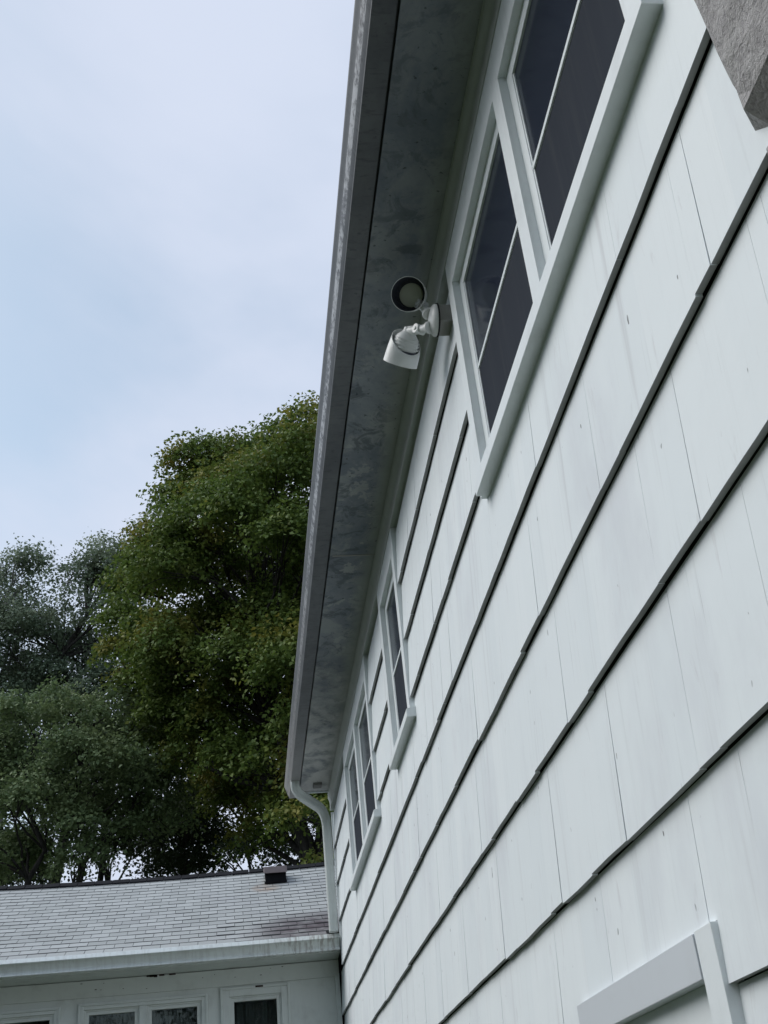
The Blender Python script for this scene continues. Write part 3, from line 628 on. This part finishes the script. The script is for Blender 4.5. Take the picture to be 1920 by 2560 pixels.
BARK = m_bark('dark_bark', (0.040, 0.038, 0.036)); PALE = m_bark('pale_bark', (0.20, 0.20, 0.19))
rs = np.random.RandomState(11)
cl = shell(rs, (2.9, 25.5, 11.1), (5.0, 4.6, 5.9), 255, .86, 1380, -.85, .22, 1.0)
cl = [c for c in cl if not (c[2] < 8.6 and c[0] < 1.6 and rs.rand() < .62)]
cl += [(-0.92, 24.69, 15.89, 0.82, 0.82, 0.66, 1452), (-0.38, 24.65, 16.03, 0.83, 0.83, 0.67, 1491), (0.25, 25.27, 16.55, 0.76, 0.76, 0.61, 1248), (0.97, 25.88, 16.94, 0.74, 0.74, 0.59, 1179), (-1.27, 24.85, 14.97, 0.66, 0.66, 0.53, 949), (-1.65, 24.38, 13.7, 0.79, 0.79, 0.63, 1347), (-2.03, 25.17, 13.46, 0.66, 0.66, 0.53, 930), (-2.45, 26.14, 13.33, 0.68, 0.68, 0.55, 1007), (-2.41, 25.11, 12.02, 0.69, 0.69, 0.55, 1021), (-2.4, 25.58, 11.42, 0.75, 0.75, 0.6, 1225), (-2.11, 25.52, 10.58, 0.68, 0.68, 0.54, 1001), (-1.51, 24.83, 9.5, 0.68, 0.68, 0.54, 993), (1.47, 24.92, 16.83, 0.65, 0.65, 0.52, 920), (2.12, 24.56, 16.93, 0.84, 0.84, 0.67, 1529), (-0.75, 26.31, 16.22, 0.66, 0.66, 0.53, 950), (-1.13, 24.25, 13.61, 0.67, 0.67, 0.53, 959), (-1.7, 25.74, 13.15, 0.8, 0.8, 0.64, 1379), (-1.66, 24.25, 11.36, 0.75, 0.75, 0.6, 1223), (-0.0, 24.2, 14.86, 0.74, 0.74, 0.59, 1177), (0.79, 25.61, 16.09, 0.85, 0.85, 0.68, 1548), (-1.34, 24.77, 10.61, 0.8, 0.8, 0.64, 1397), (-0.88, 26.12, 9.59, 0.83, 0.83, 0.67, 1495), (-0.28, 24.2, 9.55, 0.73, 0.73, 0.58, 1143)]
cl += [(1.25, 21.5, 6.1, .9, .8, .55, 700), (1.7, 22, 5.3, .8, .8, .5, 500), (.7, 23, 7.6, 1.0, .9, .6, 600), (2.3, 23, 6.7, 1.1, .9, .7, 700)]
tree('maple_tree', (2.8, 25.5), [(2.8, 25.5, 2.6, 25.5, 14.0, .42), (2.7, 25.6, .6, 25.2, 12.5, .26), (3.0, 25.4, 4.6, 25.4, 12.0, .26)], cl, MAPLE, BARK, 'big rounded maple with olive and rusty leaves, tallest, beside the gutter', .080, 3)
rs = np.random.RandomState(21)
cl = shell(rs, (-6.6, 34, 14.6), (2.2, 2.2, 4.0), 66, .8, 560, -.9, .3, .9)
tree('tall_tree', (-6.5, 34), [(-6.5, 34, -6.3, 34, 17.5, .20), (-6.9, 34, -7.4, 34, 15, .13)], cl, OAK, PALE, 'tall thin grey-green tree with pale bare trunk, at the left edge', .082, 5)
rs = np.random.RandomState(22)
cl = shell(rs, (-4.1, 33.5, 14.3), (2.6, 1.9, 4.0), 76, .8, 560, -.9, .3, .9)
cl += [(-3.0, 33, 18.0, .75, .8, .7, 480), (-2.6, 33, 17.2, .8, .8, .75, 520), (-3.7, 33, 18.2, .7, .8, .65, 420), (-2.3, 33, 18.3, .6, .7, .6, 340), (-3.2, 33, 16.6, .8, .8, .7, 460)]
tree('tall_tree', (-4.3, 33.5), [(-4.2, 33.5, -4.3, 33.5, 17.5, .20), (-4.6, 33.6, -4.9, 33.6, 15.5, .12)], cl, OAK, BARK, 'airy grey-green tree between the pale-trunked tree and the big maple', .082, 6)
rs = np.random.RandomState(23)
cl = shell(rs, (-9.2, 35, 13.8), (2.0, 2.2, 4.6), 52, .8, 560, -.9, .3, .9)
tree('tall_tree', (-9.2, 35), [(-9.2, 35, -9.0, 35, 17.0, .2)], cl, OAK, BARK, 'grey-green tree cut by the left picture edge', .082, 7)
rs = np.random.RandomState(24)
cl = shell(rs, (-3.9, 26, 8.5), (2.7, 1.9, 2.3), 60, .72, 820, -.9, .35, .85)
tree('leafy_tree', (-4.1, 26), [(-4.3, 26, -4.3, 26, 9.5, .11), (-3.9, 26, -3.3, 26, 8.5, .08)], cl, LIGHT, BARK, 'lower fresh green leafy tree above the left end of the wing roof', .072, 8)
rs = np.random.RandomState(25)
cl = shell(rs, (-1.9, 30, 9.2), (2.1, 1.8, 3.0), 46, .7, 520, -.9, .3, .85)
tree('leafy_tree', (-2.2, 30), [(-2.7, 30, -2.9, 30, 11, .10), (-2.2, 30.2, -2.0, 30, 12, .13), (-1.5, 30, -.9, 30, 10.5, .09), (-3.3, 30.3, -3.6, 30, 10.5, .08)], cl, DEEP, BARK, 'dark multi-stemmed tree with sky showing between its trunks', .08, 9)
rs = np.random.RandomState(26)
cl = shell(rs, (-6.0, 30, 8.2), (2.3, 2.0, 2.6), 40, .72, 520, -.9, .3, .85)
tree('leafy_tree', (-6.2, 30), [(-6.1, 30, -6.0, 30, 9, .10), (-5.3, 30, -5.0, 30, 9, .09)], cl, DEEP, BARK, 'dark green tree low at the left edge behind the fresh green one', .08, 10)
rs = np.random.RandomState(27)
cl = shell(rs, (.4, 34, 9.4), (2.8, 2.0, 2.0), 40, .75, 480, -.9, .3, .85)
tree('leafy_tree', (.5, 34), [(.3, 34, .3, 34, 9.5, .11), (1.3, 34, 1.5, 34, 9.5, .10)], cl, DEEP, BARK, 'far thin tree seen under the maple between its lower branches', .085, 12)

# a wood stands behind the photographer and shades the house from that side
rs = np.random.RandomState(40)
wc = []
for k in range(90):
    z = rs.uniform(-1, 11); wc.append((rs.uniform(-22, 14), rs.uniform(-17, -10), z, 2.2, 2.0, 1.6, 170))
for k in range(110):  # side stretch, out of view, added to block low light from the sky
    z = rs.uniform(-1, 7.5); wc.append((rs.uniform(-22, -15), rs.uniform(-14, 20), z, 2.2, 2.0, 1.6, 170))
q = leaves(rs, wc, .8)*K; q[..., 2] += EYE; nq = len(q)
me = bpy.data.meshes.new('wood'); me.vertices.add(4*nq); me.loops.add(4*nq); me.polygons.add(nq)
me.vertices.foreach_set('co', q.reshape(-1)); me.loops.foreach_set('vertex_index', np.arange(4*nq)); me.polygons.foreach_set('loop_start', np.arange(nq)*4); me.polygons.foreach_set('loop_total', np.full(nq, 4)); me.update(); me.validate()
me.materials.append(DEEP); wo_ = bpy.data.objects.new('wood', me); COL.objects.link(wo_); wo_['kind'] = 'stuff'; wo_['label'] = 'dark unseen wood behind the photographer, side stretch added to block low sky light'; wo_['category'] = 'wood'
